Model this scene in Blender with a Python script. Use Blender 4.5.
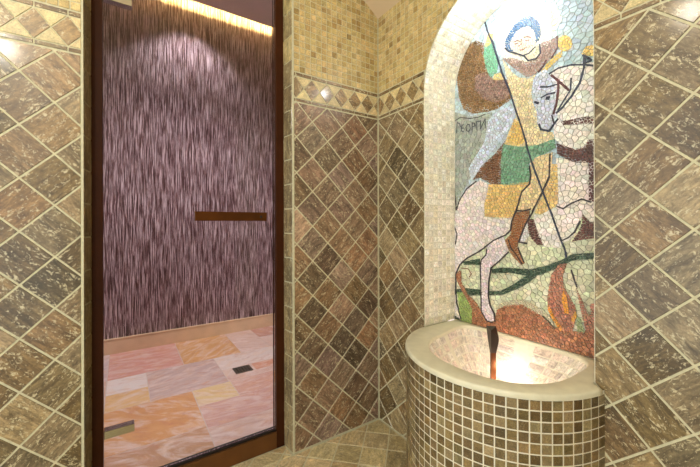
import bpy, math, random
from mathutils import Vector, Matrix

for o in list(bpy.data.objects):
    bpy.data.objects.remove(o)
random.seed(7)
SC = bpy.context.scene
COL = SC.collection
PI = math.pi

# ------------------------------------------------------------------ camera, world, lamps, exposure
cam_d = bpy.data.cameras.new('camera')
cam = bpy.data.objects.new('camera', cam_d)
COL.objects.link(cam)
SC.camera = cam
YAW, PITCH, ROLL = 0.5924, 0.0005, -0.0028
fwd = Vector((math.sin(YAW) * math.cos(PITCH), math.cos(YAW) * math.cos(PITCH), math.sin(PITCH)))
rgt = Vector((math.cos(YAW), -math.sin(YAW), 0))
upv = rgt.cross(fwd)
r2 = math.cos(ROLL) * rgt + math.sin(ROLL) * upv
u2 = -math.sin(ROLL) * rgt + math.cos(ROLL) * upv
cam.matrix_world = Matrix(((r2.x, u2.x, -fwd.x, -1.4123), (r2.y, u2.y, -fwd.y, -1.7586),
                           (r2.z, u2.z, -fwd.z, 1.302), (0, 0, 0, 1)))
cam_d.sensor_fit = 'HORIZONTAL'
cam_d.sensor_width = 36.0
cam_d.lens = 336.43 / 700 * 36
cam_d.shift_y = -9.76 / 700
cam_d.clip_start = 0.02

world = bpy.data.worlds.new('world')
SC.world = world
world.use_nodes = True
bg = world.node_tree.nodes['Background']
bg.inputs[0].default_value = (0.97, 1.0, 0.96, 1)
bg.inputs[1].default_value = 2.2

SC.view_settings.view_transform = 'Standard'
SC.view_settings.look = 'None'
SC.view_settings.gamma = 1.0
SC.view_settings.use_curve_mapping = False
SC.view_settings.exposure = 0.1
SC.cycles.max_bounces = 8
SC.cycles.diffuse_bounces = 4
SC.cycles.sample_clamp_indirect = 6.0
SC.cycles.caustics_reflective = False
SC.cycles.caustics_refractive = False


def lamp(name, kind, loc, energy, color, size=0.06, target=None, cone=100, blend=0.5):
    d = bpy.data.lights.new(name, kind)
    d.energy = energy
    d.color = color
    d.shadow_soft_size = size
    if kind == 'SPOT':
        d.spot_size = math.radians(cone)
        d.spot_blend = blend
    o = bpy.data.objects.new(name, d)
    COL.objects.link(o)
    o.location = loc
    if target:
        o.rotation_euler = (Vector(target) - Vector(loc)).to_track_quat('-Z', 'Y').to_euler()
    return o


WARM = (1.0, 0.97, 0.86)
lamp('ceiling_lamp', 'POINT', (-2.20, -1.08, 2.92), 26, WARM, 0.07)
lamp('ceiling_lamp', 'POINT', (-2.30, -2.35, 2.85), 58, WARM, 0.10)
lamp('niche_lamp', 'POINT', (0.03, -0.80, 2.43), 5.0, (0.92, 0.96, 1.0), 0.03)
lamp('shower_lamp', 'SPOT', (-0.78, 2.02, 3.74), 56, (1.0, 0.95, 0.95), 0.04, (-0.85, 2.12, 0.0), 104, 0.5)
lamp('shower_lamp', 'SPOT', (-0.90, 0.90, 3.74), 310, (1.0, 0.95, 0.94), 0.06, (-0.90, 0.95, 0.0), 116, 0.7)
lamp('basin_light', 'POINT', (0.10, -0.83, 0.60), 1.1, (1.0, 0.78, 0.70), 0.03)


# ------------------------------------------------------------------ helpers
def lin(c):
    return tuple((v / 255 / 12.92) if v / 255 <= 0.04045 else ((v / 255 + 0.055) / 1.055) ** 2.4 for v in c)


def vary(c, v, hue=0.03):
    k = 1 + random.uniform(-v, v)
    l = lin(c)
    return tuple(max(0.0, min(1.0, x * k * (1 + random.uniform(-hue, hue)))) for x in l)


class MB:
    """collects polygons with a material slot, a tint and local uv per corner"""
    def __init__(self):
        self.v, self.f, self.m, self.c, self.uv = [], [], [], [], []

    def face(self, pts, mat=0, col=(1, 1, 1), uv=None):
        n = len(self.v)
        self.v += [tuple(p) for p in pts]
        self.f.append(tuple(range(n, n + len(pts))))
        self.m.append(mat)
        self.c.append(col)
        self.uv += uv if uv else [(0, 0)] * len(pts)

    def box(self, a, b, mat=0, col=(1, 1, 1)):
        (x0, y0, z0), (x1, y1, z1) = a, b
        P = [(x0, y0, z0), (x1, y0, z0), (x1, y1, z0), (x0, y1, z0), (x0, y0, z1), (x1, y0, z1), (x1, y1, z1), (x0, y1, z1)]
        for q in ((3, 2, 1, 0), (4, 5, 6, 7), (0, 1, 5, 4), (1, 2, 6, 5), (2, 3, 7, 6), (3, 0, 4, 7)):
            self.face([P[i] for i in q], mat, col, [(P[i][0] + P[i][1], P[i][2]) for i in q])

    def build(self, name, mats, parent=None, smooth=False, bevel=0.0, weld=False):
        me = bpy.data.meshes.new(name)
        me.from_pydata(self.v, [], self.f)
        for m in mats:
            me.materials.append(m)
        me.polygons.foreach_set('material_index', self.m)
        at = me.color_attributes.new('tint', 'FLOAT_COLOR', 'CORNER')
        buf = []
        for f, c in zip(self.f, self.c):
            buf += [c[0], c[1], c[2], 1.0] * len(f)
        at.data.foreach_set('color', buf)
        uv = me.uv_layers.new(name='uv')
        uv.data.foreach_set('uv', [x for p in self.uv for x in p])
        if weld or bevel:
            import bmesh
            bm = bmesh.new()
            bm.from_mesh(me)
            bmesh.ops.remove_doubles(bm, verts=bm.verts, dist=1e-5)
            bmesh.ops.recalc_face_normals(bm, faces=bm.faces)
            bm.to_mesh(me)
            bm.free()
        if smooth:
            me.polygons.foreach_set('use_smooth', [True] * len(me.polygons))
        me.update()
        o = bpy.data.objects.new(name, me)
        COL.objects.link(o)
        if parent:
            o.parent = parent
        if bevel:
            md = o.modifiers.new('bevel', 'BEVEL')
            md.width = bevel
            md.segments = 2
            md.limit_method = 'ANGLE'
        return o


def thing(o, label, cat, group=None):
    o['label'] = label
    o['category'] = cat
    if group:
        o['group'] = group
    return o


def struct(o, label=None):
    o['kind'] = 'structure'
    if label:
        o['label'] = label
    return o


def empty(name, loc):
    o = bpy.data.objects.new(name, None)
    COL.objects.link(o)
    o.location = loc
    o.empty_display_size = 0.1
    return o


def area(p):
    return 0.5 * sum(p[i][0] * p[(i + 1) % len(p)][1] - p[(i + 1) % len(p)][0] * p[i][1] for i in range(len(p)))


def centroid(p):
    return (sum(q[0] for q in p) / len(p), sum(q[1] for q in p) / len(p))


def clip_half(p, a, b, c):
    """keep a*u + b*v <= c"""
    out = []
    n = len(p)
    for i in range(n):
        P, Q = p[i], p[(i + 1) % n]
        dp, dq = a * P[0] + b * P[1] - c, a * Q[0] + b * Q[1] - c
        if dp <= 0:
            out.append(P)
        if (dp < 0 < dq) or (dq < 0 < dp):
            t = dp / (dp - dq)
            out.append((P[0] + t * (Q[0] - P[0]), P[1] + t * (Q[1] - P[1])))
    return out


def clip_convex(p, cv):
    """clip any polygon p by a convex counter-clockwise polygon cv"""
    for i in range(len(cv)):
        A, B = cv[i], cv[(i + 1) % len(cv)]
        nx, ny = B[1] - A[1], A[0] - B[0]
        p = clip_half(p, nx, ny, nx * A[0] + ny * A[1])
        if len(p) < 3:
            return []
    return p


def clean(p, eps=4e-4):
    out = []
    for q in p:
        if not out or math.hypot(q[0] - out[-1][0], q[1] - out[-1][1]) > eps:
            out.append(q)
    while len(out) > 1 and math.hypot(out[0][0] - out[-1][0], out[0][1] - out[-1][1]) < eps:
        out.pop()
    return out


def inset(p, d):
    """shrink a convex counter-clockwise polygon by d"""
    q = list(p)
    for i in range(len(p)):
        A, B = p[i], p[(i + 1) % len(p)]
        L = math.hypot(B[0] - A[0], B[1] - A[1])
        if L < 1e-6:
            continue
        nx, ny = (B[1] - A[1]) / L, (A[0] - B[0]) / L
        q = clip_half(q, nx, ny, nx * A[0] + ny * A[1] - d)
        if len(q) < 3:
            return []
    return q


def rect(u0, v0, u1, v1):
    return [(u0, v0), (u1, v0), (u1, v1), (u0, v1)]


def tile(mb, poly, fr, mat, col, gap=0.003, bev=0.0012, h=0.0025, ang=0.0, tilt=0.0, w0=0.0):
    """one tile: chamfered slab standing h proud of its grout; its top lies at w0"""
    p = clean(poly)
    if len(p) < 3 or area(p) < 4e-6:
        return
    p = clean(inset(p, gap))
    if len(p) < 3 or area(p) < 3e-6:
        return
    t = clean(inset(p, bev))
    if len(t) < 3:
        return
    cx, cy = centroid(p)
    so, sv = random.uniform(0, 50), random.uniform(0, 50)
    ca, sa = math.cos(ang), math.sin(ang)
    def uv(q):
        return (so + ca * (q[0] - cx) + sa * (q[1] - cy), sv - sa * (q[0] - cx) + ca * (q[1] - cy))
    ta, tb = random.uniform(-tilt, tilt), random.uniform(-tilt, tilt)
    def top(q):
        return fr(q[0], q[1], w0 + ta * (q[0] - cx) + tb * (q[1] - cy))
    mb.face([top(q) for q in t], mat, col, [uv(q) for q in t])
    # the chamfer
    n = len(p)
    if len(t) == n:
        for i in range(n):
            j = (i + 1) % n
            mb.face([fr(p[i][0], p[i][1], w0 - h), fr(p[j][0], p[j][1], w0 - h), top(t[j]), top(t[i])], mat, col,
                    [uv(p[i]), uv(p[j]), uv(t[j]), uv(t[i])])
    else:
        for i in range(len(t)):
            j = (i + 1) % len(t)
            mb.face([fr(t[i][0], t[i][1], w0 - h), fr(t[j][0], t[j][1], w0 - h), top(t[j]), top(t[i])], mat, col,
                    [uv(t[i]), uv(t[j]), uv(t[j]), uv(t[i])])


# ------------------------------------------------------------------ materials
def nodes(name):
    m = bpy.data.materials.new(name)
    m.use_nodes = True
    nt = m.node_tree
    return m, nt, nt.nodes['Principled BSDF'], nt.links


def plain(name, c, rough=0.5, metal=0.0, noise=0.0, scale=30, bump=0.0, spec=0.5):
    m, nt, b, L = nodes(name)
    b.inputs['Roughness'].default_value = rough
    b.inputs['Specular IOR Level'].default_value = spec
    b.inputs['Metallic'].default_value = metal
    tc = nt.nodes.new('ShaderNodeTexCoord')
    n = nt.nodes.new('ShaderNodeTexNoise')
    n.inputs['Scale'].default_value = scale
    n.inputs['Detail'].default_value = 5
    L.new(tc.outputs['Object'], n.inputs['Vector'])
    r = nt.nodes.new('ShaderNodeValToRGB')
    l = lin(c)
    r.color_ramp.elements[0].position = 0.3
    r.color_ramp.elements[1].position = 0.7
    r.color_ramp.elements[0].color = tuple(x * (1 - noise) for x in l) + (1,)
    r.color_ramp.elements[1].color = tuple(min(1, x * (1 + noise)) for x in l) + (1,)
    L.new(n.outputs['Fac'], r.inputs['Fac'])
    L.new(r.outputs['Color'], b.inputs['Base Color'])
    if bump:
        bp = nt.nodes.new('ShaderNodeBump')
        bp.inputs['Strength'].default_value = bump
        bp.inputs['Distance'].default_value = 0.004
        L.new(n.outputs['Fac'], bp.inputs['Height'])
        L.new(bp.outputs['Normal'], b.inputs['Normal'])
    return m


def stone(name, vein=0.6, pits=0.5, rough=0.3, sx=7, sy=48, pit_col=(196, 182, 140), dark=0.34, bump=0.25, coat=0.0):
    """tinted stone with darker bands along u and pale filled pits"""
    m, nt, b, L = nodes(name)
    N = nt.nodes.new
    at = N('ShaderNodeAttribute'); at.attribute_name = 'tint'
    uv = N('ShaderNodeUVMap'); uv.uv_map = 'uv'
    def noise(scale_u, scale_v, detail, rgh=0.6, dist=0.0):
        mp = N('ShaderNodeMapping')
        mp.inputs['Scale'].default_value = (scale_u, scale_v, 1)
        L.new(uv.outputs['UV'], mp.inputs['Vector'])
        n = N('ShaderNodeTexNoise')
        n.inputs['Scale'].default_value = 1
        n.inputs['Detail'].default_value = detail
        n.inputs['Roughness'].default_value = rgh
        n.inputs['Distortion'].default_value = dist
        L.new(mp.outputs['Vector'], n.inputs['Vector'])
        return n.outputs['Fac']
    def ramp(src, p0, p1, v0, v1):
        r = N('ShaderNodeMapRange')
        r.inputs['From Min'].default_value = p0
        r.inputs['From Max'].default_value = p1
        r.inputs['To Min'].default_value = v0
        r.inputs['To Max'].default_value = v1
        L.new(src, r.inputs['Value'])
        return r.outputs['Result']
    def mix(fac, a, bcol, mode='MIX'):
        x = N('ShaderNodeMix'); x.data_type = 'RGBA'; x.blend_type = mode
        if isinstance(fac, float): x.inputs['Factor'].default_value = fac
        else: L.new(fac, x.inputs['Factor'])
        for s, i in ((a, 'A'), (bcol, 'B')):
            k = [q for q in x.inputs if q.name == i and q.type == 'RGBA'][0]
            if isinstance(s, tuple): k.default_value = s + (1,)
            else: L.new(s, k)
        return [q for q in x.outputs if q.type == 'RGBA'][0]
    band = ramp(noise(sx, sy, 8, 0.72, 0.9), 0.40, 0.62, 0.0, vein)
    c1 = mix(band, at.outputs['Color'], mix(1.0, at.outputs['Color'], (dark, dark * 0.93, dark * 0.85), 'MULTIPLY'))
    cloud = ramp(noise(12, 22, 6, 0.7), 0.32, 0.68, 0.70, 1.34)
    vm = N('ShaderNodeVectorMath'); vm.operation = 'SCALE'
    mott = ramp(noise(sx * 8, sy * 2.6, 6, 0.8, 0.4), 0.36, 0.64, 0.62, 1.34)
    mu = N('ShaderNodeMath'); mu.operation = 'MULTIPLY'
    L.new(cloud, mu.inputs[0]); L.new(mott, mu.inputs[1])
    L.new(c1, vm.inputs[0]); L.new(mu.outputs[0], vm.inputs['Scale'])
    pn = noise(sx * 9, sy * 3.2, 7, 0.78, 0.6)
    mask = ramp(noise(16, 30, 3), 0.38, 0.60, -0.055, 0.055)
    ad = N('ShaderNodeMath'); ad.operation = 'ADD'
    L.new(pn, ad.inputs[0]); L.new(mask, ad.inputs[1])
    pit = ramp(ad.outputs[0], 0.565, 0.615, 0.0, pits)
    c2 = mix(pit, vm.outputs[0], lin(pit_col))
    L.new(c2, b.inputs['Base Color'])
    b.inputs['Roughness'].default_value = rough
    b.inputs['Coat Weight'].default_value = coat
    b.inputs['Coat Roughness'].default_value = 0.12
    bp = N('ShaderNodeBump')
    bp.inputs['Strength'].default_value = bump
    bp.inputs['Distance'].default_value = 0.003
    L.new(pn, bp.inputs['Height'])
    L.new(bp.outputs['Normal'], b.inputs['Normal'])
    return m


M_GROUT = plain('grout', (194, 190, 160), 0.75, 0, 0.12, 60, 0.3)
M_GROUT_PALE = plain('pale_grout', (222, 218, 198), 0.7, 0, 0.06, 60, 0.2)
M_TRAV = stone('travertine', 0.92, 0.85, 0.32, 7, 34, pit_col=(202, 192, 158), coat=0.25)
M_FLOOR = stone('floor_travertine', 0.6, 0.5, 0.4, 7, 30, pit_col=(214, 206, 176), dark=0.5, bump=0.15)
M_MOS = stone('stone_mosaic', 0.35, 0.15, 0.38, 20, 60, dark=0.6, bump=0.12)
M_BASIN = stone('brown_mosaic', 0.55, 0.4, 0.34, 20, 70, pit_col=(170, 156, 120), dark=0.45, bump=0.15)
M_CREAM = stone('cream_mosaic', 0.25, 0.0, 0.36, 14, 30, dark=0.8, bump=0.06)
M_SMALTI = stone('mosaic_smalti', 0.18, 0.10, 0.3, 60, 60, pit_col=(225, 220, 205), dark=0.55, bump=0.3)
M_SLATE = None
M_BRONZE = plain('bronze', (96, 56, 24), 0.34, 0.75, 0.25, 9)
M_FRAME = plain('dark_frame', (58, 28, 10), 0.5, 0.0, 0.12, 14, 0, 0.12)
M_SILL = plain('sill_metal', (112, 74, 40), 0.32, 0.55, 0.15, 10)
M_CHROME = plain('chrome', (200, 200, 192), 0.12, 1.0, 0.03, 20)
M_BLACK = plain('black_seal', (24, 18, 16), 0.5)
M_PLASTER = plain('ceiling_plaster', (206, 184, 152), 0.8, 0, 0.03, 4)
M_MAUVE = plain('mauve_plaster', (224, 204, 206), 0.7, 0, 0.03, 4)
M_BASE = plain('baseboard_stone', (214, 184, 154), 0.5, 0, 0.12, 5)
M_RIM = plain('rim_stone', (212, 208, 182), 0.35, 0, 0.07, 22, 0.06)
M_STEEL = plain('drain_steel', (120, 118, 112), 0.35, 0.9, 0.2, 40)


def emit(name, c, s):
    m, nt, b, L = nodes(name)
    b.inputs['Base Color'].default_value = (0.8, 0.8, 0.8, 1)
    b.inputs['Emission Color'].default_value = lin(c) + (1,)
    b.inputs['Emission Strength'].default_value = s
    return m


def glass_mat():
    m = bpy.data.materials.new('clear_glass')
    m.use_nodes = True
    nt = m.node_tree
    nt.nodes.clear()
    N, L = nt.nodes.new, nt.links
    out = N('ShaderNodeOutputMaterial'); mx = N('ShaderNodeMixShader')
    tr = N('ShaderNodeBsdfTransparent'); gl = N('ShaderNodeBsdfGlossy'); fr = N('ShaderNodeFresnel')
    tr.inputs[0].default_value = (0.97, 0.985, 0.975, 1)
    gl.inputs['Roughness'].default_value = 0.02
    fr.inputs['IOR'].default_value = 1.35
    L.new(fr.outputs[0], mx.inputs[0]); L.new(tr.outputs[0], mx.inputs[1]); L.new(gl.outputs[0], mx.inputs[2])
    L.new(mx.outputs[0], out.inputs[0])
    return m


M_GLASS = glass_mat()


def fibre_mat():
    """mauve wall covering of fine vertical fibres"""
    m, nt, b, L = nodes('fibre_wallcovering')
    N = nt.nodes.new
    tc = N('ShaderNodeTexCoord')
    def noise(sx, sz, detail, dist):
        mp = N('ShaderNodeMapping')
        mp.inputs['Scale'].default_value = (sx, sx, sz)
        L.new(tc.outputs['Object'], mp.inputs['Vector'])
        n = N('ShaderNodeTexNoise')
        n.inputs['Scale'].default_value = 1; n.inputs['Detail'].default_value = detail
        n.inputs['Roughness'].default_value = 0.7; n.inputs['Distortion'].default_value = dist
        L.new(mp.outputs['Vector'], n.inputs['Vector'])
        return n
    a = noise(150, 3.6, 4, 0.3)
    r = N('ShaderNodeValToRGB')
    e = r.color_ramp.elements
    e[0].position = 0.46; e[0].color = lin((70, 40, 47)) + (1,)
    e[1].position = 0.582; e[1].color = lin((222, 200, 210)) + (1,)
    x = e.new(0.515); x.color = lin((136, 98, 106)) + (1,)
    L.new(a.outputs['Fac'], r.inputs['Fac'])
    L.new(r.outputs['Color'], b.inputs['Base Color'])
    b.inputs['Roughness'].default_value = 0.5
    bp = N('ShaderNodeBump')
    bp.inputs['Strength'].default_value = 0.9; bp.inputs['Distance'].default_value = 0.02
    L.new(a.outputs['Fac'], bp.inputs['Height'])
    L.new(bp.outputs['Normal'], b.inputs['Normal'])
    return m


def slate_mat():
    m, nt, b, L = nodes('pink_slate')
    N = nt.nodes.new
    at = N('ShaderNodeAttribute'); at.attribute_name = 'tint'
    uv = N('ShaderNodeUVMap'); uv.uv_map = 'uv'
    def noise(su, sv, detail, dist):
        mp = N('ShaderNodeMapping'); mp.inputs['Scale'].default_value = (su, sv, 1)
        mp.inputs['Rotation'].default_value = (0, 0, 0.5)
        L.new(uv.outputs['UV'], mp.inputs['Vector'])
        n = N('ShaderNodeTexNoise'); n.inputs['Scale'].default_value = 1
        n.inputs['Detail'].default_value = detail; n.inputs['Roughness'].default_value = 0.65
        n.inputs['Distortion'].default_value = dist
        L.new(mp.outputs['Vector'], n.inputs['Vector'])
        return n.outputs['Fac']
    def layer(prev, src, p0, p1, amt, c):
        r = N('ShaderNodeMapRange')
        r.inputs['From Min'].default_value = p0; r.inputs['From Max'].default_value = p1
        r.inputs['To Min'].default_value = 0; r.inputs['To Max'].default_value = amt
        L.new(src, r.inputs['Value'])
        x = N('ShaderNodeMix'); x.data_type = 'RGBA'
        L.new(r.outputs['Result'], x.inputs['Factor'])
        ia = [q for q in x.inputs if q.type == 'RGBA']
        L.new(prev, ia[0]); ia[1].default_value = lin(c) + (1,)
        return [q for q in x.outputs if q.type == 'RGBA'][0]
    c = at.outputs['Color']
    c = layer(c, noise(3.4, 9.0, 9, 1.6), 0.46, 0.66, 0.75, (226, 206, 204))
    c = layer(c, noise(4.4, 11.0, 9, 1.8), 0.52, 0.70, 0.6, (192, 126, 104))
    c = layer(c, noise(6.0, 14.0, 7, 0.8), 0.56, 0.74, 0.45, (164, 118, 112))
    c = layer(c, noise(9.0, 14.0, 8, 0.6), 0.50, 0.72, 0.4, (226, 176, 128))
    L.new(c, b.inputs['Base Color'])
    b.inputs['Roughness'].default_value = 0.5
    return m


M_FIBRE = fibre_mat()
M_SLATE = slate_mat()

# ------------------------------------------------------------------ tiled walls
D = 0.204                      # diagonal of the large tiles
TR = [(142, 120, 80), (154, 134, 94), (126, 104, 66), (112, 92, 54), (140, 118, 78), (120, 104, 72), (134, 108, 66), (104, 88, 56), (150, 130, 90), (128, 112, 80)]
MO = [(194, 172, 116)] * 3 + [(188, 166, 110)] * 3 + [(200, 178, 124)] * 3 + [(180, 156, 100)] * 2 + [(158, 132, 78)]
CREAM = [(232, 227, 212), (226, 218, 196), (238, 234, 222), (230, 224, 204)]


def diag_tiles(mb, fr, u0, v0, u1, v1, pu, pv, hue_light=(1.0, 1.0, 1.06)):
    """tiles set on edge; (pu, pv) is a corner of the grid, hue_light the stone hue plus painted-in brightness"""
    box = rect(u0, v0, u1, v1)
    i0, i1 = int((u0 - pu) / (D / 2)) - 2, int((u1 - pu) / (D / 2)) + 2
    j0, j1 = int((v0 - pv) / (D / 2)) - 2, int((v1 - pv) / (D / 2)) + 2
    for i in range(i0, i1 + 1):
        for j in range(j0, j1 + 1):
            if (i + j) % 2 == 0:
                continue
            cu, cv = pu + i * D / 2, pv + j * D / 2
            p = clip_convex([(cu - D / 2, cv), (cu, cv - D / 2), (cu + D / 2, cv), (cu, cv + D / 2)], box)
            if len(p) < 3:
                continue
            c = vary(tuple(x * m for x, m in zip(random.choice(TR), hue_light)), 0.28, 0.04)
            tile(mb, p, fr, 1, c, 0.0035, 0.0016, 0.0025, random.choice((1, -1)) * PI / 4)


def frieze(mb, fr, u0, u1, ph):
    """the border: a row of bricks, a row of lozenges, a row of bricks"""
    per = 0.1022
    k0, k1 = int((u0 - ph) / per) - 2, int((u1 - ph) / per) + 2
    for k in range(k0, k1 + 1):
        c = ph + k * per
        for (z0, z1) in ((2.001, 2.021), (2.146, 2.169)):
            p = clip_convex(rect(c, z0, c + per, z1), rect(u0, 1.9, u1, 2.3))
            if len(p) > 2:
                tile(mb, p, fr, 1, vary((132, 106, 66), 0.3, 0.05), 0.0022, 0.001, 0.0025, 0)
        zl, zm, zh = 2.0215, 2.0835, 2.1455
        for poly, cc in (([(c - per / 2, zm), (c, zl), (c + per / 2, zm), (c, zh)], (152, 126, 84)),
                         ([(c, zl), (c + per, zl), (c + per / 2, zm)], (206, 188, 140)),
                         ([(c + per, zh), (c, zh), (c + per / 2, zm)], (206, 188, 140))):
            p = clip_convex(poly, rect(u0, 1.9, u1, 2.3))
            if len(p) > 2:
                tile(mb, p, fr, 1 if cc[0] < 180 else 2, vary(cc, 0.16, 0.03), 0.002, 0.001, 0.0025, random.uniform(0, PI))


PM = 0.0362


def small_tiles(mb, fr, u0, v0, u1, v1, mat=2, pal=MO, hole=None, gap=0.0020, pu=None, var=0.07):
    nu, nv = int((u1 - u0) / PM) + 1, int((v1 - v0) / PM) + 1
    for i in range(nu):
        for j in range(nv):
            p = clip_convex(rect(u0 + i * PM, v0 + j * PM, u0 + (i + 1) * PM, v0 + (j + 1) * PM), rect(u0, v0, u1, v1))
            if len(p) < 3:
                continue
            if hole:
                p = hole(p)
                if len(p) < 3:
                    continue
            tile(mb, p, fr, mat, vary(random.choice(pal), var, 0.03), gap, 0.0012, 0.0022, random.choice((0, PI / 2)))


# ---- wall with the door: plane y = 0
XL, XR = -1.5485, -0.6200      # door opening at the wall face
FL, FR = -1.5290, -0.6305      # and at the frame
frA = lambda u, v, w: (u, -w, v)
mb = MB()
mb.box((-3.0, 0.0025, 0), (XL - 0.0025, 0.16, 3.3))
mb.box((XR + 0.0025, 0.0025, 0), (0.16, 0.16, 3.3))
mb.box((XL - 0.0025, 0.0025, 2.76), (XR + 0.0025, 0.16, 3.3))
diag_tiles(mb, frA, -2.60, 0.004, XL - 0.006, 1.999, -1.7413, 1.2768)
diag_tiles(mb, frA, XR + 0.010, 0.004, -0.003, 1.999, -0.083, 1.2895, (1.14, 1.10, 1.34))  # pinker stone, plus this stretch's brighter light painted into the tint
frieze(mb, frA, -2.60, XL - 0.006, -1.699)
frieze(mb, frA, XR + 0.010, -0.003, -0.0862)
small_tiles(mb, frA, -2.604, 2.172, XL - 0.006, 2.86)
small_tiles(mb, frA, XR + 0.010, 2.172, -0.003, 2.86)
# reveal of the opening
frR = lambda u, v, w: (XR + (FR - XR) * -u / 0.1 - w, -u, v)
frL = lambda u, v, w: (XL + (FL - XL) * u / 0.1 + w, u, v)
mb.face([frR(-0.105, 0, -0.0025), frR(0, 0, -0.0025), frR(0, 2.76, -0.0025), frR(-0.105, 2.76, -0.0025)])
mb.face([frL(0, 0, -0.0025), frL(0.105, 0, -0.0025), frL(0.105, 2.76, -0.0025), frL(0, 2.76, -0.0025)])
for k in range(20):
    z0 = -0.02 + k * 0.141
    c = (150, 132, 96) if z0 < 2.1 else (196, 176, 124)
    tile(mb, clip_convex(rect(-0.105, z0, -0.004, z0 + 0.141), rect(-1, 0.003, 1, 2.75)), frR, 1, vary(c, 0.25), 0.0025, 0.0015, 0.0025, PI / 2)
    tile(mb, clip_convex(rect(0.004, z0, 0.105, z0 + 0.141), rect(-1, 0.003, 1, 2.75)), frL, 1, vary(c, 0.25), 0.0025, 0.0015, 0.0025, PI / 2)
# rounded grout beads on the outer corners of the opening
for x in (XL, XR):
    s = 1 if x == XR else -1
    mb.box((min(x, x + s * (0.010 if s > 0 else 0.005)), -0.0015, 0), (max(x, x + s * (0.010 if s > 0 else 0.005)), 0.004, 2.76))
struct(mb.build('wall_back', [M_GROUT, M_TRAV, M_MOS]), 'tiled wall with brown diagonal travertine and the glass door')

# ---- unseen partial wall behind the viewer, added to block reflections in the door glass
mb = MB()
mb.box((-2.0, -3.3, 0), (0.2, -3.2, 3.3))
struct(mb.build('wall_front_blocker', [plain('blocker_brown', (140, 120, 82), 0.5, 0, 0.2, 6)]))

# ---- wall with the niche: plane x = 0
YL, YR, NZ = -0.4166, -1.2416, 0.722
YC, RN, ZC, ND = -0.8291, 0.4125, 2.068, 0.265
frB = lambda s, v, w: (-w, -s, v)
mb = MB()
def quadB(s0, s1, z0, z1): mb.face([(0.0025, -s0, z0), (0.0025, -s1, z0), (0.0025, -s1, z1), (0.0025, -s0, z1)])
mb.box((0.0025, YL + 0.004, 0), (0.20, 0.0, 3.3))
mb.box((0.0025, -3.2, 0), (0.20, YR - 0.003, 3.3))
NA = 40
for k in range(NA):
    t0, t1 = PI * k / NA, PI * (k + 1) / NA
    y0, z0, y1, z1 = YC + RN * math.cos(t0), ZC + RN * math.sin(t0), YC + RN * math.cos(t1), ZC + RN * math.sin(t1)
    mb.face([(0.0025, y0, z0), (0.0025, y1, z1), (0.0025, y1, 3.3), (0.0025, y0, 3.3)])


def arch_hole(p):
    cx, cy = centroid(p)
    dy, dz = -cx - YC, cy - ZC
    rr = RN + 0.004
    if dz < 0:
        return p if abs(dy) > rr else clip_half(p, 1, 0, -(YC + rr)) if dy > 0 else clip_half(p, -1, 0, YC - rr)
    L = math.hypot(dy, dz)
    if L < 1e-4:
        return []
    n = (-dy / L, dz / L)
    return clip_half(p, -n[0], -n[1], -(n[0] * -YC + n[1] * ZC + rr))


diag_tiles(mb, frB, 0.003, 0.004, -YL - 0.004, 1.999, 0.0829, 1.286)
diag_tiles(mb, frB, -YR - 0.002, 0.004, 2.2, 1.999, 1.2949, 1.2818)
frieze(mb, frB, 0.003, -YL - 0.004, 0.0146)
frieze(mb, frB, -YR - 0.002, 2.2, 1.3222)
small_tiles(mb, frB, 0.003, 2.172, 2.2, 2.80, hole=arch_hole)
struct(mb.build('wall_right', [M_GROUT, M_TRAV, M_MOS]), 'tiled wall with the arched niche')

# ---- pale mosaic lining of the niche
HJ = ZC - NZ
def niche_path(s):
    if s < HJ: return (YL, NZ + s, -1.0, 0.0)
    if s > HJ + PI * RN: return (YR, ZC - (s - HJ - PI * RN), 1.0, 0.0)
    t = (s - HJ) / RN
    return (YC + RN * math.cos(t), ZC + RN * math.sin(t), -math.cos(t), -math.sin(t))
def frN(u, s, w):
    y, z, ny, nz = niche_path(s)
    return (u, y + ny * w, z + nz * w)
mb = MB()
STOT = 2 * HJ + PI * RN
ns = 110
for k in range(ns):
    s0, s1 = STOT * k / ns, STOT * (k + 1) / ns
    mb.face([frN(0.0, s0, -0.002), frN(ND + 0.01, s0, -0.002), frN(ND + 0.01, s1, -0.002), frN(0.0, s1, -0.002)])
    mb.face([frN(0.0, s1, -0.002), frN(0.0, s1, 0.0), frN(0.0, s0, 0.0), frN(0.0, s0, -0.002)])
small_tiles(mb, frN, 0.001, 0.0, ND - 0.002, STOT, 1, CREAM, gap=0.0026, var=0.07)
struct(mb.build('trim_1', [M_GROUT_PALE, M_CREAM]), 'pale mosaic lining of the arched niche')

# ------------------------------------------------------------------ floor, ceiling
mb = MB()
mb.box((-3.2, -3.2, -0.05), (0.2, 0.16, -0.0025))
frF = lambda u, v, w: (u, v, w)
px, py = -0.2568, -0.166
S2 = D / 2
for i in range(-36, 30):
    for j in range(-36, 30):
        if (i + j) % 2 == 0:
            continue
        cu, cv = px + i * S2, py + j * S2
        if not (-2.6 < cu < 0.1 and -2.6 < cv < 0.2):
            continue
        dm = [(cu - S2, cv), (cu, cv - S2), (cu + S2, cv), (cu, cv + S2)]
        for bx in (rect(-2.6, -2.6, -0.004, -0.004), rect(FL + 0.002, -0.004, XR - 0.004, 0.1)):
            p = clip_convex(dm, bx)
            if len(p) > 2:
                tile(mb, p, frF, 1, vary(random.choice([(202, 184, 142), (188, 170, 128), (208, 192, 152), (178, 160, 118)]), 0.2, 0.04), 0.003, 0.0015, 0.0025, random.choice((1, -1)) * PI / 4)
struct(mb.build('floor', [M_GROUT, M_FLOOR]), 'travertine floor laid on the diagonal')

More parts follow.
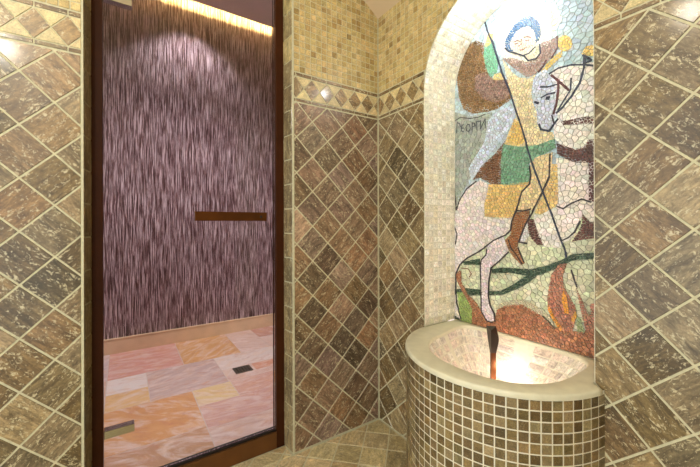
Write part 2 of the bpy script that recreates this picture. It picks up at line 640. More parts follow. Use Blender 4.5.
mb = MB()
n = 40
CXV, CZV, RV = -1.40, 0.805, 2.333
for k in range(n):
    xs = [0.02 - 3.0 * k / n, 0.02 - 3.0 * (k + 1) / n]
    zs = [CZV + math.sqrt(max(0.01, RV * RV - (x - CXV) ** 2)) for x in xs]
    mb.face([(xs[0], -3.2, zs[0]), (xs[0], 0.02, zs[0]), (xs[1], 0.02, zs[1]), (xs[1], -3.2, zs[1])])
struct(mb.build('ceiling', [M_PLASTER], smooth=True, weld=True), 'low plaster vault over the tiled room')

# ------------------------------------------------------------------ the room behind the door
FY = 2.40
mb = MB()
mb.box((-2.3, FY, 0), (1.3, FY + 0.1, 4.1))
struct(mb.build('wall_far', [M_FIBRE]), 'mauve wall with fine vertical fibres seen through the glass door')
for nm, x0, x1 in (('wall_far_left', -2.4, -2.3), ('wall_far_right', 1.3, 1.4)):
    mb = MB()
    mb.box((x0, 0.16, 0), (x1, FY + 0.1, 4.1))
    struct(mb.build(nm, [M_FIBRE]))
mb = MB()
mb.box((-2.4, 0.161, 3.3), (1.4, 0.2, 4.1))
mb.box((-2.4, 0.161, 0), (XL - 0.1, 0.2, 3.3))
mb.box((XR + 0.1, 0.161, 0), (1.4, 0.2, 3.3))
struct(mb.build('wall_far_front', [M_MAUVE]))
mb = MB()
mb.box((-2.4, 0.16, 4.1), (1.4, FY + 0.1, 4.2))
mb.box((-2.3, 0.2, 3.768), (1.3, 2.28, 3.788))
struct(mb.build('ceiling_far', [M_MAUVE]), 'mauve ceiling panel stopping short of the wall')
mb = MB()
mb.box((-2.3, FY - 0.022, 0.0), (1.3, FY, 0.143))
mb.box((-2.3, FY - 0.028, 0.143), (1.3, FY, 0.152))
struct(mb.build('baseboard_far', [M_BASE]), 'sandy stone skirting below the mauve wall')

mb = MB()
mb.box((-2.4, 0.16, -0.05), (1.4, FY + 0.1, -0.0015))
SL = [(-1.53, -.95, 1.695, 2.38, (206, 142, 134)), (-.95, -.42, 1.695, 2.38, (206, 150, 92)), (-.42, -.12, 1.695, 2.38, (208, 178, 170)),
      (-.12, .5, 2.05, 2.38, (186, 134, 122)), (-.12, .5, 1.695, 2.05, (210, 180, 172)), (-1.53, -1.25, 1.395, 1.695, (222, 212, 212)),
      (-1.25, -.69, 1.115, 1.695, (186, 160, 160)), (-.69, -.1, 1.37, 1.695, (216, 198, 194)), (-.69, .5, 1.115, 1.22, (206, 172, 164)),
      (-.69, -.43, 1.22, 1.37, (212, 186, 178)), (-.43, .5, 1.22, 1.37, (204, 138, 112)), (-.1, .5, 1.37, 1.695, (206, 172, 160)),
      (-1.53, -1.25, 1.115, 1.395, (218, 174, 118)), (-1.53, -.97, .565, 1.115, (204, 142, 88)), (-.97, -.68, .84, 1.115, (216, 186, 134)),
      (-.68, .0, .84, 1.115, (202, 154, 142)), (-.97, -.40, .52, .84, (198, 152, 146)), (-.40, .5, .3, .84, (206, 166, 150)), (0, .5, .84, 1.115, (198, 150, 130)),
      (-1.53, -.97, .17, .565, (180, 132, 100)), (-.97, -.40, .17, .52, (204, 172, 164)), (-2.3, -1.53, 1.70, 2.38, (196, 176, 184)),
      (-2.3, -1.53, .9, 1.70, (204, 168, 150)), (-2.3, -1.53, .17, .9, (190, 150, 136)), (-.40, .5, .17, .3, (196, 150, 130))]
for x0, x1, y0, y1, c in SL:
    tile(mb, rect(x0, y0, x1, y1), frF, 1, lin(tuple(0.86 * a + 0.14 * b for a, b in zip(c, (224, 200, 194)))), 0.003, 0.001, 0.0015, random.uniform(-0.9, 0.9))
struct(mb.build('floor_far', [plain('shower_grout', (206, 186, 180), 0.7), M_SLATE]), 'pink and orange stone slabs behind the glass')

mb = MB()
mb.box((-2.25, 2.238, 3.7955), (1.25, 2.248, 3.8105))
thing(mb.build('led_strip', [emit('led_glow', (255, 236, 138), 330)]), 'yellow light strip glowing along the top of the mauve wall', 'light')

mb = MB()
mb.box((-0.605, 1.215, -0.001), (-0.455, 1.345, 0.006), 0)
for k in range(5):
    for j in range(4):
        x, y = -0.585 + k * 0.024, 1.232 + j * 0.028
        mb.box((x, y, 0.006), (x + 0.014, y + 0.012, 0.0068), 1)
thing(mb.build('floor_drain', [M_STEEL, M_BLACK]), 'small dark metal drain cover set in the pink slab floor', 'drain')

# ------------------------------------------------------------------ glass door
door = struct(empty('door_1', (-1.08, 0.13, 0)), 'clear glass door in a dark brown frame with a bronze bar handle')
def part(name, boxes, mat, bevel=0.0, label=None, parent=None):
    m = MB()
    off = Vector((1.08, -0.13, 0)) if (parent is None or parent.parent) or True else Vector((0, 0, 0))
    for a, b in boxes:
        m.box(Vector(a) + off, Vector(b) + off)
    o = m.build(name, [mat], parent or door, bevel=bevel)
    if label: o['label'] = label
    return o
frame = part('door_frame', [((FL - 0.004, 0.1005, 0.0), (-1.489, 0.158, 2.76)), ((-0.6775, 0.1005, 0.0), (FR + 0.004, 0.158, 2.76)), ((-1.489, 0.10, 2.71), (-0.6775, 0.158, 2.76))], M_FRAME, 0.002)
part('sill', [((-1.489, 0.10, 0.0), (-0.6775, 0.158, 0.096))], M_SILL, 0.002, 'brown metal sill')
part('seal', [((-1.489, 0.112, 0.0961), (-0.6775, 0.146, 0.107))], M_BLACK, 0, 'dark seal under the glass')
part('glass_pane', [((-1.4885, 0.125, 0.1071), (-0.678, 0.133, 2.709))], M_GLASS)
hd = part('door_handle', [((-1.1195, 0.050, 1.3195), (-0.7505, 0.066, 1.367))], M_BRONZE, 0.0015, 'flat bronze bar')
part('standoff', [((-1.075, 0.066, 1.333), (-1.055, 0.125, 1.353))], M_BRONZE, 0, None, hd)
part('standoff', [((-0.800, 0.066, 1.333), (-0.780, 0.125, 1.353))], M_BRONZE, 0, None, hd)
part('screw', [((-0.790, 0.0485, 1.337), (-0.778, 0.050, 1.349))], M_BLACK, 0, None, hd)
part('hinge', [((-1.487, 0.108, 0.337), (-1.372, 0.150, 0.372))], M_CHROME, 0.0015, 'chrome glass clamp')
part('hinge', [((-1.487, 0.108, 2.318), (-1.378, 0.150, 2.353))], M_CHROME, 0.0015, 'chrome glass clamp')

# ------------------------------------------------------------------ wall basin
basin = thing(empty('basin', (0.0, -0.845, 0.0)), 'half-round fountain basin clad in small brown stone tiles under the horseman mosaic', 'basin')
BX, BY, BR = 0.045, -0.845, 0.432
OFF = Vector((0, 0.845, 0))
PHI = math.acos((BX + 0.002) / BR)
def frC(s, z, w):
    t = s / BR
    return (BX - (BR + w) * math.cos(t), BY - (BR + w) * math.sin(t) + 0.845, z)
mb = MB()
N = 60
for k in range(N):
    s0, s1 = BR * (-PHI + 2 * PHI * k / N), BR * (-PHI + 2 * PHI * (k + 1) / N)
    mb.face([frC(s0, 0, -0.002), frC(s1, 0, -0.002), frC(s1, 0.712, -0.002), frC(s0, 0.712, -0.002)])
BP = [(126, 105, 66), (108, 90, 55), (136, 118, 81), (116, 99, 66), (146, 130, 94), (98, 80, 48), (128, 109, 70)]
ncol = 34
pw = 2 * PHI * BR / ncol
for i in range(ncol):
    for j in range(19):
        z1 = 0.700 - j * 0.0374
        s0 = -PHI * BR + i * pw
        tile(mb, rect(s0, max(0.002, z1 - 0.0374), s0 + pw, z1), frC, 1, vary(random.choice(BP), 0.3, 0.05), 0.0022, 0.0013, 0.0022, random.choice((0, PI / 2)))
mb.build('tiled_front', [M_GROUT_PALE, M_BASIN], basin)

# rim: flat top from the outer outline to the bowl's mouth
IX, IY, IB = 0.0, -0.860, 0.305
def mouth(t, k=1.0):
    c, s = math.cos(t), math.sin(t)
    e, a = (5.0, 0.243) if c > 0 else (2.3, 0.290)
    x = a * math.copysign(abs(c) ** (2 / e), c)
    y = IB * math.copysign(abs(s) ** (2 / e), s)
    if s > 0:
        y *= 1 + 0.22 * (x / 0.243 if x > 0 else 0.35 * x / 0.268)
    return (IX + k * x, IY + k * y)
RO = BR + 0.004
PH2 = math.acos((BX + 0.0018) / RO)
outl = [(BX - RO * math.cos(-PH2 + 2 * PH2 * k / 72), BY - RO * math.sin(-PH2 + 2 * PH2 * k / 72)) for k in range(73)]
outl += [(-0.0018, YR + 0.002), (ND - 0.002, YR + 0.002), (ND - 0.002, YL - 0.002), (-0.0018, YL - 0.002)]
def outer_hit(dx, dy):
    best = None
    for i in range(len(outl)):
        (x0, y0), (x1, y1) = outl[i], outl[(i + 1) % len(outl)]
        ex, ey = x1 - x0, y1 - y0
        den = dx * ey - dy * ex
        if abs(den) < 1e-12: continue
        t = ((x0 - IX) * ey - (y0 - IY) * ex) / den
        q = ((x0 - IX) * dy - (y0 - IY) * dx) / den
        if t > 0 and -1e-9 <= q <= 1 + 1e-9 and (best is None or t > best): best = t
    return (IX + dx * best, IY + dy * best)
angs = [2 * PI * k / 160 for k in range(160)]
ins = [mouth(t) for t in angs]
outs = []
for x, y in ins:
    d = math.hypot(x - IX, y - IY)
    outs.append(outer_hit((x - IX) / d, (y - IY) / d))
for cx, cy in outl[-4:]:                                   # snap the nearest ray to each true corner
    k = min(range(160), key=lambda i: (outs[i][0] - cx) ** 2 + (outs[i][1] - cy) ** 2)
    outs[k] = (cx, cy)
mb = MB()
for k in range(160):
    j = (k + 1) % 160
    def mixp(a, b, t): return (a[0] + (b[0] - a[0]) * t, a[1] + (b[1] - a[1]) * t)
    prof = []
    for i in (k, j):
        a, b = ins[i], outs[i]
        d = math.hypot(a[0] - b[0], a[1] - b[1]) or 1
        r = min(0.007, d * 0.3)
        q = [(a, NZ - 0.022), (a, NZ - 0.008), (mixp(a, b, r * .35 / d), NZ - 0.002), (mixp(a, b, r / d), NZ), (mixp(a, b, 1 - r / d), NZ),
             (mixp(a, b, 1 - r * .35 / d), NZ - 0.002), (b, NZ - 0.008), (b, NZ - 0.020)]
        prof.append([(p[0], p[1] + 0.845, z) for p, z in q])
    for i in range(len(prof[0]) - 1):
        mb.face([prof[0][i], prof[0][i + 1], prof[1][i + 1], prof[1][i]])
mb.build('rim', [M_RIM], basin, smooth=True, weld=True)['label'] = 'smooth pale stone rim'

# bowl: rows of pale tiles sloping to a flat bottom
def frW(u, v, w):
    t = u / 0.30
    d = v
    k = 1 - 0.50 * (d / 0.21) ** 1.1 if d > 0 else 1
    x, y = mouth(t, k - w * 3)
    return (x, y + 0.845, NZ - 0.014 - d + w * 0.5)
mb = MB()
NB, rows = 52, 6
per = 2 * PI * 0.30
for r in range(rows):
    for i in range(NB):
        u0, u1 = per * i / NB, per * (i + 1) / NB
        v0, v1 = 0.21 * r / rows, 0.21 * (r + 1) / rows
        mb.face([frW(u0, v0, -0.002), frW(u0, v1, -0.002), frW(u1, v1, -0.002), frW(u1, v0, -0.002)])
        tile(mb, rect(u0, v0, u1, v1), frW, 1, vary(random.choice([(226, 220, 208), (216, 208, 194), (222, 208, 192), (208, 200, 188)]), 0.1, 0.03), 0.0024, 0.001, 0.002)
bot = [frW(per * i / NB, 0.21, -0.002) for i in range(NB)]
mb.face(bot)
mb.build('bowl', [M_GROUT_PALE, M_CREAM], basin)['label'] = 'pale tiled bowl'

def lathe(name, prof, loc, mat, parent=None, seg=24):
    m = MB()
    for i in range(len(prof) - 1):
        (r0, z0), (r1, z1) = prof[i], prof[i + 1]
        for k in range(seg):
            a, b = 2 * PI * k / seg, 2 * PI * (k + 1) / seg
            m.face([(loc[0] + r0 * math.cos(a), loc[1] + r0 * math.sin(a), loc[2] + z0), (loc[0] + r0 * math.cos(b), loc[1] + r0 * math.sin(b), loc[2] + z0),
                    (loc[0] + r1 * math.cos(b), loc[1] + r1 * math.sin(b), loc[2] + z1), (loc[0] + r1 * math.cos(a), loc[1] + r1 * math.sin(a), loc[2] + z1)])
    return m.build(name, [mat], parent, smooth=True, weld=True)
ZB = NZ - 0.014 - 0.21
lathe('underwater_lamp', [(0.045, 0.0), (0.045, 0.010), (0.036, 0.014), (0.0, 0.015)], (0.04, -0.90 + 0.845, ZB), emit('lamp_lens', (255, 226, 212), 10), basin)['label'] = 'glowing lamp in the bowl'

# ------------------------------------------------------------------ spout
FXB, FYB = 0.08, -0.787
spout = thing(empty('spout', (FXB, FYB, ZB)), 'slim bronze spout standing in the glowing basin', 'spout')
mb = MB()
a = 0.6
ca, sa = math.cos(-YAW), math.sin(-YAW)
def fp(u, v, z): return (ca * u - sa * v, sa * u + ca * v, z)
def prism(m, sec, mat=0):
    for i in range(len(sec) - 1):
        A, B = sec[i], sec[i + 1]
        for k in range(4):
            m.face([A[k], A[(k + 1) % 4], B[(k + 1) % 4], B[k]], mat)
    m.face(sec[0][::-1], mat); m.face(sec[-1], mat)
def ring(u0, u1, v0, v1, z, dz=0.0): return [fp(u0, v0, z), fp(u1, v0, z), fp(u1, v1, z + dz), fp(u0, v1, z + dz)]
prism(mb, [ring(-0.013, 0.012, -0.006, 0.006, 0.0), ring(-0.012, 0.012, -0.006, 0.006, 0.10), ring(-0.012, 0.012, -0.006, 0.006, 0.175)])
mb.build('column', [M_BRONZE], spout, weld=True)
mb = MB()
prism(mb, [ring(-0.0125, 0.0125, -0.007, 0.007, 0.175), ring(-0.014, 0.024, -0.010, 0.03, 0.235), [fp(-0.015, -0.012, 0.285), fp(0.022, -0.012, 0.255), fp(0.034, 0.045, 0.290), fp(-0.015, 0.045, 0.292)]])
mb.build('head', [plain('dark_spout_metal', (70, 62, 58), 0.3, 0.8, 0.15, 20)], spout, weld=True)['label'] = 'dark slanted head'

# ------------------------------------------------------------------ horseman mosaic
MURAL = [
  ('sky',(178,198,208),26,0.16,[(-311,3164),(-1242,2569),(-1239,1396),(-305,1452)]),
  ('sky yellowish',(214,212,190),24,0.12,[(-917,2317),(-998,2321),(-1024,2234),(-963,2170),(-926,2167)]),
  ('sky lower',(160,168,160),24,0.12,[(-307,2036),(-530,1926),(-670,1910),(-639,1792),(-595,1717),(-528,1566),(-451,1444),(-421,1372),(-304,1357)]),
  ('meadow',(210,214,184),26,0.13,[(-305,1420),(-1239,1376),(-1237,666),(-301,530)]),
  ('halo',(244,240,226),22,0.04,[(-981,2190),(-973,2140),(-950,2103),(-914,2082),(-868,2081),(-816,2101),(-766,2142),(-722,2198),(-693,2264),(-683,2330),(-694,2385),(-723,2424),(-766,2440),(-817,2432),(-869,2404),(-914,2360),(-950,2305),(-973,2246)]),
  ('scarf',(204,214,232),17,0.14,[(-795,1917),(-800,1874),(-789,1826),(-716,1742),(-651,1679),(-582,1600),(-535,1548),(-515,1626),(-620,1757),(-646,1873),(-700,1907)]),
  ('cloak',(132,102,68),15,0.26,[(-524,2352),(-571,2348),(-622,2308),(-628,2233),(-640,2151),(-677,2088),(-757,2059),(-790,2006),(-773,1944),(-700,1918),(-640,1919),(-543,1934),(-481,1980),(-449,2061),(-434,2169),(-446,2237),(-475,2297)]),
  ('cloak fold',(150,122,112),14,0.3,[(-564,2151),(-622,2147),(-677,2088),(-751,2061),(-779,2005),(-762,1958),(-688,1954),(-615,1998),(-557,2068)]),
  ('cloak tail',(122,86,62),14,0.25,[(-750,1746),(-733,1691),(-728,1613),(-721,1507),(-657,1519),(-594,1559),(-542,1553),(-601,1626),(-681,1679)]),
  ('tunic',(228,212,172),15,0.14,[(-729,2180),(-784,2085),(-821,2046),(-867,2024),(-906,2030),(-892,1996),(-882,1950),(-891,1893),(-910,1839),(-910,1785),(-929,1752),(-984,1730),(-992,1681),(-900,1661),(-825,1664),(-734,1712),(-762,1780),(-805,1847),(-784,1941),(-762,2031)]),
  ('tunic waist',(224,190,116),15,0.14,[(-794,1845),(-836,1804),(-851,1710),(-815,1697),(-739,1717),(-762,1770)]),
  ('shoulders',(168,142,132),13,0.16,[(-729,2180),(-774,2167),(-827,2130),(-868,2104),(-911,2106),(-930,2175),(-967,2168),(-1002,2170),(-1007,2117),(-976,2079),(-930,2050),(-892,2025),(-857,2033),(-811,2080),(-763,2135)]),
  ('forearm',(222,192,110),14,0.1,[(-925,2032),(-953,2060),(-998,2089),(-1024,2096),(-1024,2069),(-976,2042),(-939,2018)]),
  ('fist',(232,200,112),14,0.12,[(-1066,2109),(-1063,2094),(-1054,2085),(-1041,2083),(-1027,2089),(-1014,2102),(-1004,2120),(-1001,2138),(-1004,2154),(-1014,2163),(-1027,2164),(-1042,2157),(-1054,2144),(-1063,2127)]),
  ('sleeve',(130,190,158),13,0.16,[(-625,2296),(-665,2294),(-689,2240),(-706,2179),(-700,2117),(-658,2102),(-630,2171),(-616,2244)]),
  ('cuff',(224,206,140),14,0.1,[(-683,2113),(-723,2106),(-746,2063),(-706,2069),(-671,2087)]),
  ('lance hand',(238,208,134),14,0.08,[(-647,2352),(-677,2335),(-671,2292),(-641,2278),(-622,2291),(-635,2319)]),
  ('hair',(74,112,152),11,0.22,[(-768,2196),(-746,2231),(-746,2268),(-766,2294),(-796,2326),(-838,2338),(-876,2331),(-902,2310),(-924,2270),(-930,2223),(-923,2192),(-904,2182),(-827,2181)]),
  ('face',(240,228,210),13,0.05,[(-777,2208),(-771,2239),(-785,2261),(-806,2284),(-838,2290),(-873,2280),(-897,2244),(-907,2205),(-902,2168),(-878,2147),(-842,2149),(-801,2179)]),
  ('neck cloth',(228,224,196),14,0.08,[(-848,2147),(-882,2147),(-907,2166),(-926,2162),(-928,2123),(-906,2105),(-868,2111)]),
  ('horse rump',(232,222,220),22,0.07,[(-304,1363),(-428,1378),(-447,1432),(-472,1472),(-507,1504),(-548,1530),(-594,1548),(-638,1526),(-650,1497),(-626,1433),(-619,1338),(-704,1329),(-787,1335),(-776,1278),(-743,1236),(-680,1207),(-637,1178),(-580,1140),(-506,1100),(-456,1054),(-431,1016),(-423,930),(-426,828),(-463,733),(-302,702)]),
  ('horse chest',(236,228,222),24,0.06,[(-895,1348),(-923,1342),(-1000,1382),(-996,1606),(-1022,1602),(-1056,1587),(-1239,1546),(-1239,1307),(-1133,1307),(-1106,1342),(-1095,1308),(-1075,1263),(-1059,1227),(-1021,1212),(-1017,1188),(-937,1189),(-918,1231),(-894,1299)]),
  ('horse neck',(232,230,222),24,0.06,[(-967,2012),(-1002,2027),(-1061,2017),(-1104,2004),(-1240,1970),(-1240,1631),(-1111,1630),(-1076,1628),(-1022,1656),(-992,1695),(-984,1748),(-1001,1790),(-993,1876),(-980,1946)]),
  ('horse head',(206,214,232),17,0.1,[(-902,2022),(-925,2032),(-948,2038),(-967,2017),(-993,1984),(-1006,1965),(-1006,1900),(-997,1847),(-1006,1794),(-979,1754),(-968,1738),(-929,1752),(-909,1790),(-909,1844),(-894,1892),(-884,1949),(-892,2006)]),
  ('mane tuft',(233,206,126),16,0.1,[(-1101,2045),(-1120,2072),(-1234,2054),(-1241,2051),(-1240,1974),(-1120,2029)]),
  ('chest strap',(98,66,66),12,0.28,[(-1014,1773),(-1052,1770),(-1108,1767),(-1240,1744),(-1240,1712),(-1082,1739),(-1029,1749)]),
  ('breast band',(98,64,62),13,0.32,[(-999,1675),(-1022,1663),(-1076,1633),(-1111,1635),(-1126,1664),(-1240,1655),(-1239,1558),(-1119,1564),(-1082,1570),(-1051,1583),(-1001,1624)]),
  ('hanging strap',(92,54,56),13,0.2,[(-1128,1571),(-1239,1558),(-1239,1372),(-1128,1398)]),
  ('belly brown',(104,64,58),13,0.25,[(-1103,1343),(-1133,1307),(-1239,1303),(-1238,1250),(-1094,1228),(-1058,1216),(-1083,1254),(-1102,1299)]),
  ('saddle cloth',(228,194,126),17,0.14,[(-648,1520),(-721,1510),(-876,1512),(-845,1470),(-820,1436),(-809,1371),(-780,1330),(-704,1334),(-625,1341),(-619,1405),(-638,1463)]),
  ('saddle cloth front',(228,196,132),16,0.15,[(-976,1581),(-1003,1577),(-1007,1456),(-1004,1396),(-991,1378),(-926,1343),(-897,1353),(-938,1443),(-970,1516)]),
  ('hose',(230,208,162),17,0.12,[(-876,1616),(-919,1628),(-983,1636),(-974,1525),(-938,1448),(-900,1370),(-865,1364),(-812,1368),(-822,1436),(-850,1479),(-880,1516)]),
  ('kilt',(120,164,136),17,0.2,[(-734,1723),(-826,1692),(-910,1683),(-991,1698),(-997,1652),(-952,1637),(-910,1622),(-871,1597),(-878,1546),(-871,1507),(-799,1500),(-721,1508),(-722,1640)]),
  ('boot',(160,108,70),12,0.2,[(-809,1360),(-875,1366),(-868,1309),(-840,1264),(-819,1218),(-811,1177),(-829,1137),(-849,1104),(-829,1092),(-787,1129),(-765,1164),(-741,1212),(-774,1247),(-785,1320)]),
  ('girth',(98,62,60),12,0.3,[(-863,1324),(-894,1324),(-914,1260),(-941,1196),(-909,1197),(-880,1230),(-865,1274)]),
  ('stirrup gap',(232,230,234),14,0.06,[(-865,1309),(-872,1240),(-839,1198),(-819,1202),(-829,1248)]),
  ('dark hedge',(60,84,68),18,0.5,[(-478,1077),(-593,1105),(-596,1068),(-485,1058)]),
  ('dark hedge',(56,78,64),18,0.5,[(-667,1054),(-731,1069),(-874,1076),(-950,1101),(-1021,1136),(-1062,1164),(-1232,1191),(-1238,1191),(-1238,1167),(-1062,1133),(-995,1090),(-927,1053),(-874,1039),(-781,1045),(-667,1029)]),
  ('low hedge',(58,80,66),18,0.5,[(-427,906),(-499,924),(-599,931),(-655,932),(-720,945),(-792,990),(-834,1026),(-874,1052),(-908,1046),(-874,1012),(-818,971),(-731,923),(-655,907),(-526,884),(-427,879)]),
  ('bright grass',(152,174,104),17,0.12,[(-438,890),(-477,896),(-519,839),(-543,809),(-539,716),(-462,721)]),
  ('hind hoof',(62,70,62),10,0.2,[(-302,715),(-419,744),(-466,734),(-426,709),(-302,680)]),
  ('dragon crest',(204,198,168),11,0.08,[(-690,846),(-719,878),(-753,898),(-797,914),(-839,919),(-879,909),(-936,889),(-977,858),(-990,818),(-950,832),(-874,868),(-823,883),(-742,856)]),
  ('dragon body',(166,114,84),17,0.26,[(-427,991),(-453,1024),(-467,1020),(-467,954),(-519,886),(-572,850),(-604,805),(-642,764),(-684,771),(-696,836),(-736,866),(-791,885),(-833,895),(-878,880),(-931,859),(-976,825),(-1020,812),(-1074,822),(-1113,828),(-1124,857),(-1238,918),(-1237,646),(-1011,662),(-713,652),(-539,687),(-543,809),(-519,845),(-477,896),(-438,953)]),
  ('dragon wing',(176,122,100),15,0.26,[(-1044,1122),(-1008,1112),(-975,1062),(-964,1001),(-957,948),(-959,901),(-981,861),(-1011,806),(-1066,820),(-1082,890),(-1076,934),(-1052,974),(-1029,1013),(-1025,1061)]),
  ('wing stripe',(224,156,44),12,0.12,[(-1027,1002),(-1043,964),(-1052,895),(-1033,889),(-1020,952)]),
  ('wing edge',(216,148,52),11,0.16,[(-959,924),(-972,904),(-994,862),(-1024,823),(-1016,802),(-981,849),(-959,891)]),
  ('wing tip',(222,168,60),11,0.12,[(-1078,916),(-1084,891),(-1070,857),(-1058,867)]),
  ('dragon neck',(168,118,98),14,0.2,[(-1079,1019),(-1105,962),(-1122,913),(-1136,907),(-1132,954),(-1238,999),(-1238,853),(-1117,833),(-1105,883),(-1092,950)]),
  ('grass tuft',(150,166,122),14,0.1,[(-1080,886),(-1096,889),(-1113,826),(-1084,822)]),
  ('front leg',(232,220,224),17,0.07,[(-637,1178),(-680,1210),(-738,1233),(-765,1164),(-748,1131),(-709,1098),(-661,1058),(-649,986),(-645,902),(-654,855),(-678,816),(-687,780),(-660,763),(-633,767),(-604,811),(-602,945),(-599,1069),(-606,1103),(-640,1145)]),
]
LINES = [
  ((44,52,72),9.0,[(-623,2433),(-641,2366),(-674,2288),(-698,2204),(-725,2109),(-768,1999),(-802,1884),(-836,1778),(-874,1641),(-890,1589),(-938,1452),(-974,1353),(-987,1313),(-1013,1234),(-1028,1194),(-1040,1149)]),
  ((52,46,52),8.0,[(-432,1384),(-455,1443),(-505,1505),(-568,1542)]),
  ((52,46,52),8.0,[(-413,1549),(-418,1470),(-430,1384)]),
  ((52,46,52),8.0,[(-412,1294),(-435,1239),(-424,1178)]),
  ((52,46,52),8.0,[(-743,1239),(-680,1210),(-637,1178),(-580,1140),(-506,1100),(-453,1054),(-431,1010),(-423,924),(-430,822),(-466,734)]),
  ((52,46,52),7.0,[(-640,1161),(-634,1128),(-606,1100),(-599,1063),(-602,940),(-604,811),(-636,765),(-672,763)]),
  ((52,46,52),7.0,[(-765,1153),(-709,1098),(-664,1059),(-651,986),(-647,903),(-657,855),(-681,816),(-687,774)]),
  ((52,46,52),8.0,[(-874,1586),(-881,1536),(-874,1497),(-835,1461),(-817,1401),(-782,1312),(-776,1268),(-743,1239)]),
  ((52,46,52),8.0,[(-812,1368),(-840,1364),(-878,1372)]),
  ((52,46,52),8.0,[(-971,1629),(-967,1523),(-933,1448),(-895,1374),(-850,1289),(-819,1208),(-860,1202)]),
  ((52,46,52),7.0,[(-998,1382),(-1026,1369),(-1059,1391),(-1101,1408),(-1137,1393)]),
  ((52,46,52),7.0,[(-1095,1312),(-1073,1263),(-1046,1236),(-1021,1223)]),
  ((52,46,52),6.0,[(-763,1216),(-776,1175),(-803,1145),(-834,1100)]),
  ((52,46,52),6.0,[(-844,1108),(-814,1177)]),
  ((86,48,54),11.0,[(-1008,1964),(-1008,1923),(-1000,1860),(-986,1813)]),
  ((86,48,54),11.0,[(-976,1999),(-1008,1960),(-1052,1902)]),
  ((44,52,72),7.0,[(-925,1960),(-962,1948),(-1002,1946)]),
  ((44,52,72),7.0,[(-930,1906),(-957,1914),(-993,1911)]),
  ((44,52,72),17.0,[(-953,1898),(-968,1893)]),
  ((44,52,72),12.0,[(-899,1896),(-918,1883)]),
  ((44,52,72),8.0,[(-967,2007),(-1008,2019),(-1061,2013),(-1112,1994),(-1234,1933)]),
  ((44,52,72),10.0,[(-1114,2035),(-1112,1980),(-1096,1920),(-1060,1869),(-1025,1832),(-999,1814)]),
  ((44,52,72),7.0,[(-1061,1954),(-1059,1902),(-1030,1861),(-1006,1826)]),
  ((44,52,72),9.0,[(-1108,2038),(-1139,2004),(-1112,1997)]),
  ((44,52,72),9.0,[(-920,1783),(-929,1754),(-966,1738),(-982,1758),(-1006,1785)]),
  ((52,46,52),7.0,[(-979,1810),(-988,1770)]),
  ((86,48,54),8.0,[(-916,2036),(-939,2056),(-953,2079)]),
  ((86,48,54),6.0,[(-1002,2170),(-1004,2118),(-976,2079)]),
  ((44,52,72),6.0,[(-746,2226),(-768,2198),(-806,2174),(-842,2146),(-873,2146),(-902,2163)]),
  ((44,52,72),6.0,[(-847,2142),(-868,2111),(-906,2105),(-927,2123),(-923,2168)]),
  ((128,84,66),4.0,[(-796,2236),(-812,2236),(-827,2224)]),
  ((128,84,66),4.0,[(-848,2235),(-865,2232),(-880,2220)]),
  ((150,108,88),4.0,[(-835,2233),(-832,2209),(-819,2204)]),
  ((176,110,96),4.0,[(-827,2181),(-845,2176),(-858,2180)]),
  ((128,84,66),4.0,[(-801,2223),(-814,2221)]),
  ((128,84,66),4.0,[(-855,2216),(-873,2211)]),
  ((52,46,52),7.0,[(-1058,1092),(-1068,1057),(-1080,1019)]),
  ((70,60,40),7.0,[(-936,858),(-963,838),(-990,814)]),
  ((120,84,50),6.0,[(-464,1037),(-513,1037),(-533,1010),(-520,991)]),
  ((52,46,52),5.0,[(-416,1926),(-460,1936),(-530,1912),(-583,1906),(-627,1911)]),
  ((58,62,74),5.5,[(-432,1849),(-435,1912),(-454,1901),(-460,1882)]),
  ((58,62,74),5.5,[(-484,1891),(-467,1883),(-468,1853),(-484,1845)]),
  ((58,62,74),5.5,[(-468,1869),(-482,1868)]),
  ((58,62,74),5.5,[(-512,1884),(-499,1870),(-504,1847),(-518,1839),(-528,1854),(-524,1876),(-512,1884)]),
  ((58,62,74),5.5,[(-541,1834),(-542,1884),(-558,1877),(-559,1861),(-543,1859)]),
  ((58,62,74),5.5,[(-573,1835),(-571,1884),(-588,1881)]),
  ((58,62,74),5.5,[(-596,1835),(-597,1883)]),
  ((58,62,74),5.5,[(-596,1838),(-624,1881)]),
  ((58,62,74),5.5,[(-626,1834),(-626,1884)]),
]

frM = lambda s, z, w: (ND - 0.003 - w, -s, z)
ARCH = [(-YL, NZ), (-YR, NZ)] + [(-YC + RN * math.cos(PI * k / 24), ZC + RN * math.sin(PI * k / 24)) for k in range(25)]


def ccw(p):
    return p if area(p) > 0 else p[::-1]


def inside(q, p):
    x, y = q
    c = False
    n = len(p)
    for i in range(n):
        (x0, y0), (x1, y1) = p[i], p[(i + 1) % n]
        if (y0 > y) != (y1 > y) and x < (x1 - x0) * (y - y0) / (y1 - y0) + x0:
            c = not c
    return c


def cells(x0, y0, x1, y1, s):
    """irregular tesserae: cells of a jittered grid"""
    h = s * 0.87
    nx, ny = int((x1 - x0) / s) + 5, int((y1 - y0) / h) + 5
    pts = {}
    for j in range(ny):
        for i in range(nx):
            pts[i, j] = (x0 + (i - 2 + (0.5 if j % 2 else 0) + random.uniform(-0.46, 0.46)) * s, y0 + (j - 2 + random.uniform(-0.46, 0.46)) * h)
    for (i, j), (px, py) in pts.items():
        c = rect(px - s, py - s, px + s, py + s)
        for dj in (-2, -1, 0, 1, 2):
            for di in (-2, -1, 0, 1, 2):
                q = pts.get((i + di, j + dj))
                if q is None or (di == 0 and dj == 0):
                    continue
                nx_, ny_ = q[0] - px, q[1] - py
                c = clip_half(c, nx_, ny_, nx_ * (q[0] + px) / 2 + ny_ * (q[1] + py) / 2)
                if len(c) < 3:
                    break
            if len(c) < 3:
                break
        if len(c) > 2:
            yield c


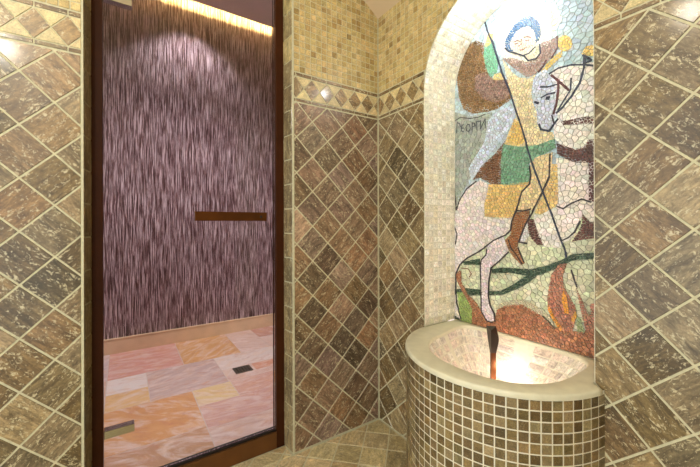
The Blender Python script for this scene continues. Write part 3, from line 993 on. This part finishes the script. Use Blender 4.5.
regs = []
for name, col, size, var, P in MURAL:
    regs.append((col, size / 1000, var, ccw([(-y / 1000, z / 1000) for y, z in P])))
mb = MB()
mb.face([(ND, y, z) for y, z in [(YL + 0.01, NZ - 0.03), (YR - 0.01, NZ - 0.03), (YR - 0.01, 2.52), (YL + 0.01, 2.52)]], 0)
ARC2 = inset(ARCH, 0.002)
for li, (col, size, var, P) in enumerate(regs):
    xs, ys = [p[0] for p in P], [p[1] for p in P]
    later = [r[3] for r in regs[li + 1:]]
    boxes = [(min(q[0] for q in r), max(q[0] for q in r), min(q[1] for q in r), max(q[1] for q in r)) for r in later]
    X0, X1, Y0, Y1 = max(min(xs), 0.40), min(max(xs), 1.26), max(min(ys), 0.70), min(max(ys), 2.50)
    for c in cells(X0, Y0, X1, Y1, size):
        cx, cy = centroid(c)
        pc = clip_convex(c, ARC2)
        if len(pc) < 3:
            continue
        p = clip_convex(P, pc)
        p = clean(p, 5e-4)
        if len(p) < 3 or area(p) < 8e-6:
            continue
        hid = False
        for r, (a0, a1, b0, b1) in zip(later, boxes):
            if all(a0 <= q[0] <= a1 and b0 <= q[1] <= b1 for q in p) and all(inside(q, r) for q in p):
                hid = True
                break
        if hid:
            continue
        # shrink towards the middle for the joint, then stand it proud
        gx, gy = centroid(p)
        k = max(0.5, 1 - 0.0022 / max(0.004, math.sqrt(area(p))))
        p = [(gx + (q[0] - gx) * k, gy + (q[1] - gy) * k) for q in p]
        w = li * 0.0002
        cc = vary(col, min(0.4, var * 1.35), 0.07)
        so, sv = random.uniform(0, 50), random.uniform(0, 50)
        ta, tb = random.uniform(-0.018, 0.018), random.uniform(-0.018, 0.018)
        top = [frM(q[0], q[1], w + 0.002 + ta * (q[0] - gx) + tb * (q[1] - gy)) for q in p]
        mb.face(top, 1, cc, [(so + q[0], sv + q[1]) for q in p])
        for i in range(len(p)):
            j = (i + 1) % len(p)
            mb.face([frM(p[i][0], p[i][1], w - 0.002), frM(p[j][0], p[j][1], w - 0.002), top[j], top[i]], 1, cc)
for col, wd, P in LINES:
    P = [(-y / 1000, z / 1000) for y, z in P]
    hw = wd / 2000
    for (x0, y0), (x1, y1) in zip(P, P[1:]):
        L = math.hypot(x1 - x0, y1 - y0)
        n = max(1, int(round(L / 0.016)))
        tx, ty = (x1 - x0) / L, (y1 - y0) / L
        for i in range(n):
            a, b = L * i / n - (0.001 if i else 0.002), L * (i + 1) / n + (0 if i < n - 1 else 0.002)
            a += 0.0008
            h0, h1 = hw * random.uniform(0.8, 1.15), hw * random.uniform(0.8, 1.15)
            p = [(x0 + tx * a + ty * h0, y0 + ty * a - tx * h0), (x0 + tx * b + ty * h1, y0 + ty * b - tx * h1),
                 (x0 + tx * b - ty * h1, y0 + ty * b + tx * h1), (x0 + tx * a - ty * h0, y0 + ty * a + tx * h0)]
            p = clip_convex(p, ARC2)
            if len(p) < 3:
                continue
            cc = vary(col, 0.3, 0.06)
            mid = centroid(p)
            tops = [i3 for i3, rg in enumerate(regs) if any(inside(q, rg[3]) for q in p + [mid])]
            ww = max(tops or [0]) * 0.0002 + 0.0026 + random.uniform(0, 0.0005)
            top = [frM(q[0], q[1], ww) for q in p]
            mb.face(top, 1, cc, [(q[0] * 3 + i, q[1] * 3) for q in p])
            for i2 in range(len(p)):
                j2 = (i2 + 1) % len(p)
                mb.face([frM(p[i2][0], p[i2][1], ww - 0.004), frM(p[j2][0], p[j2][1], ww - 0.004), top[j2], top[i2]], 1, cc)
thing(mb.build('mosaic_picture', [plain('mosaic_bed', (178, 174, 162), 0.8, 0, 0.1, 50), M_SMALTI]),
      'arched stone mosaic of a haloed horseman on a white horse spearing a dragon', 'mosaic')
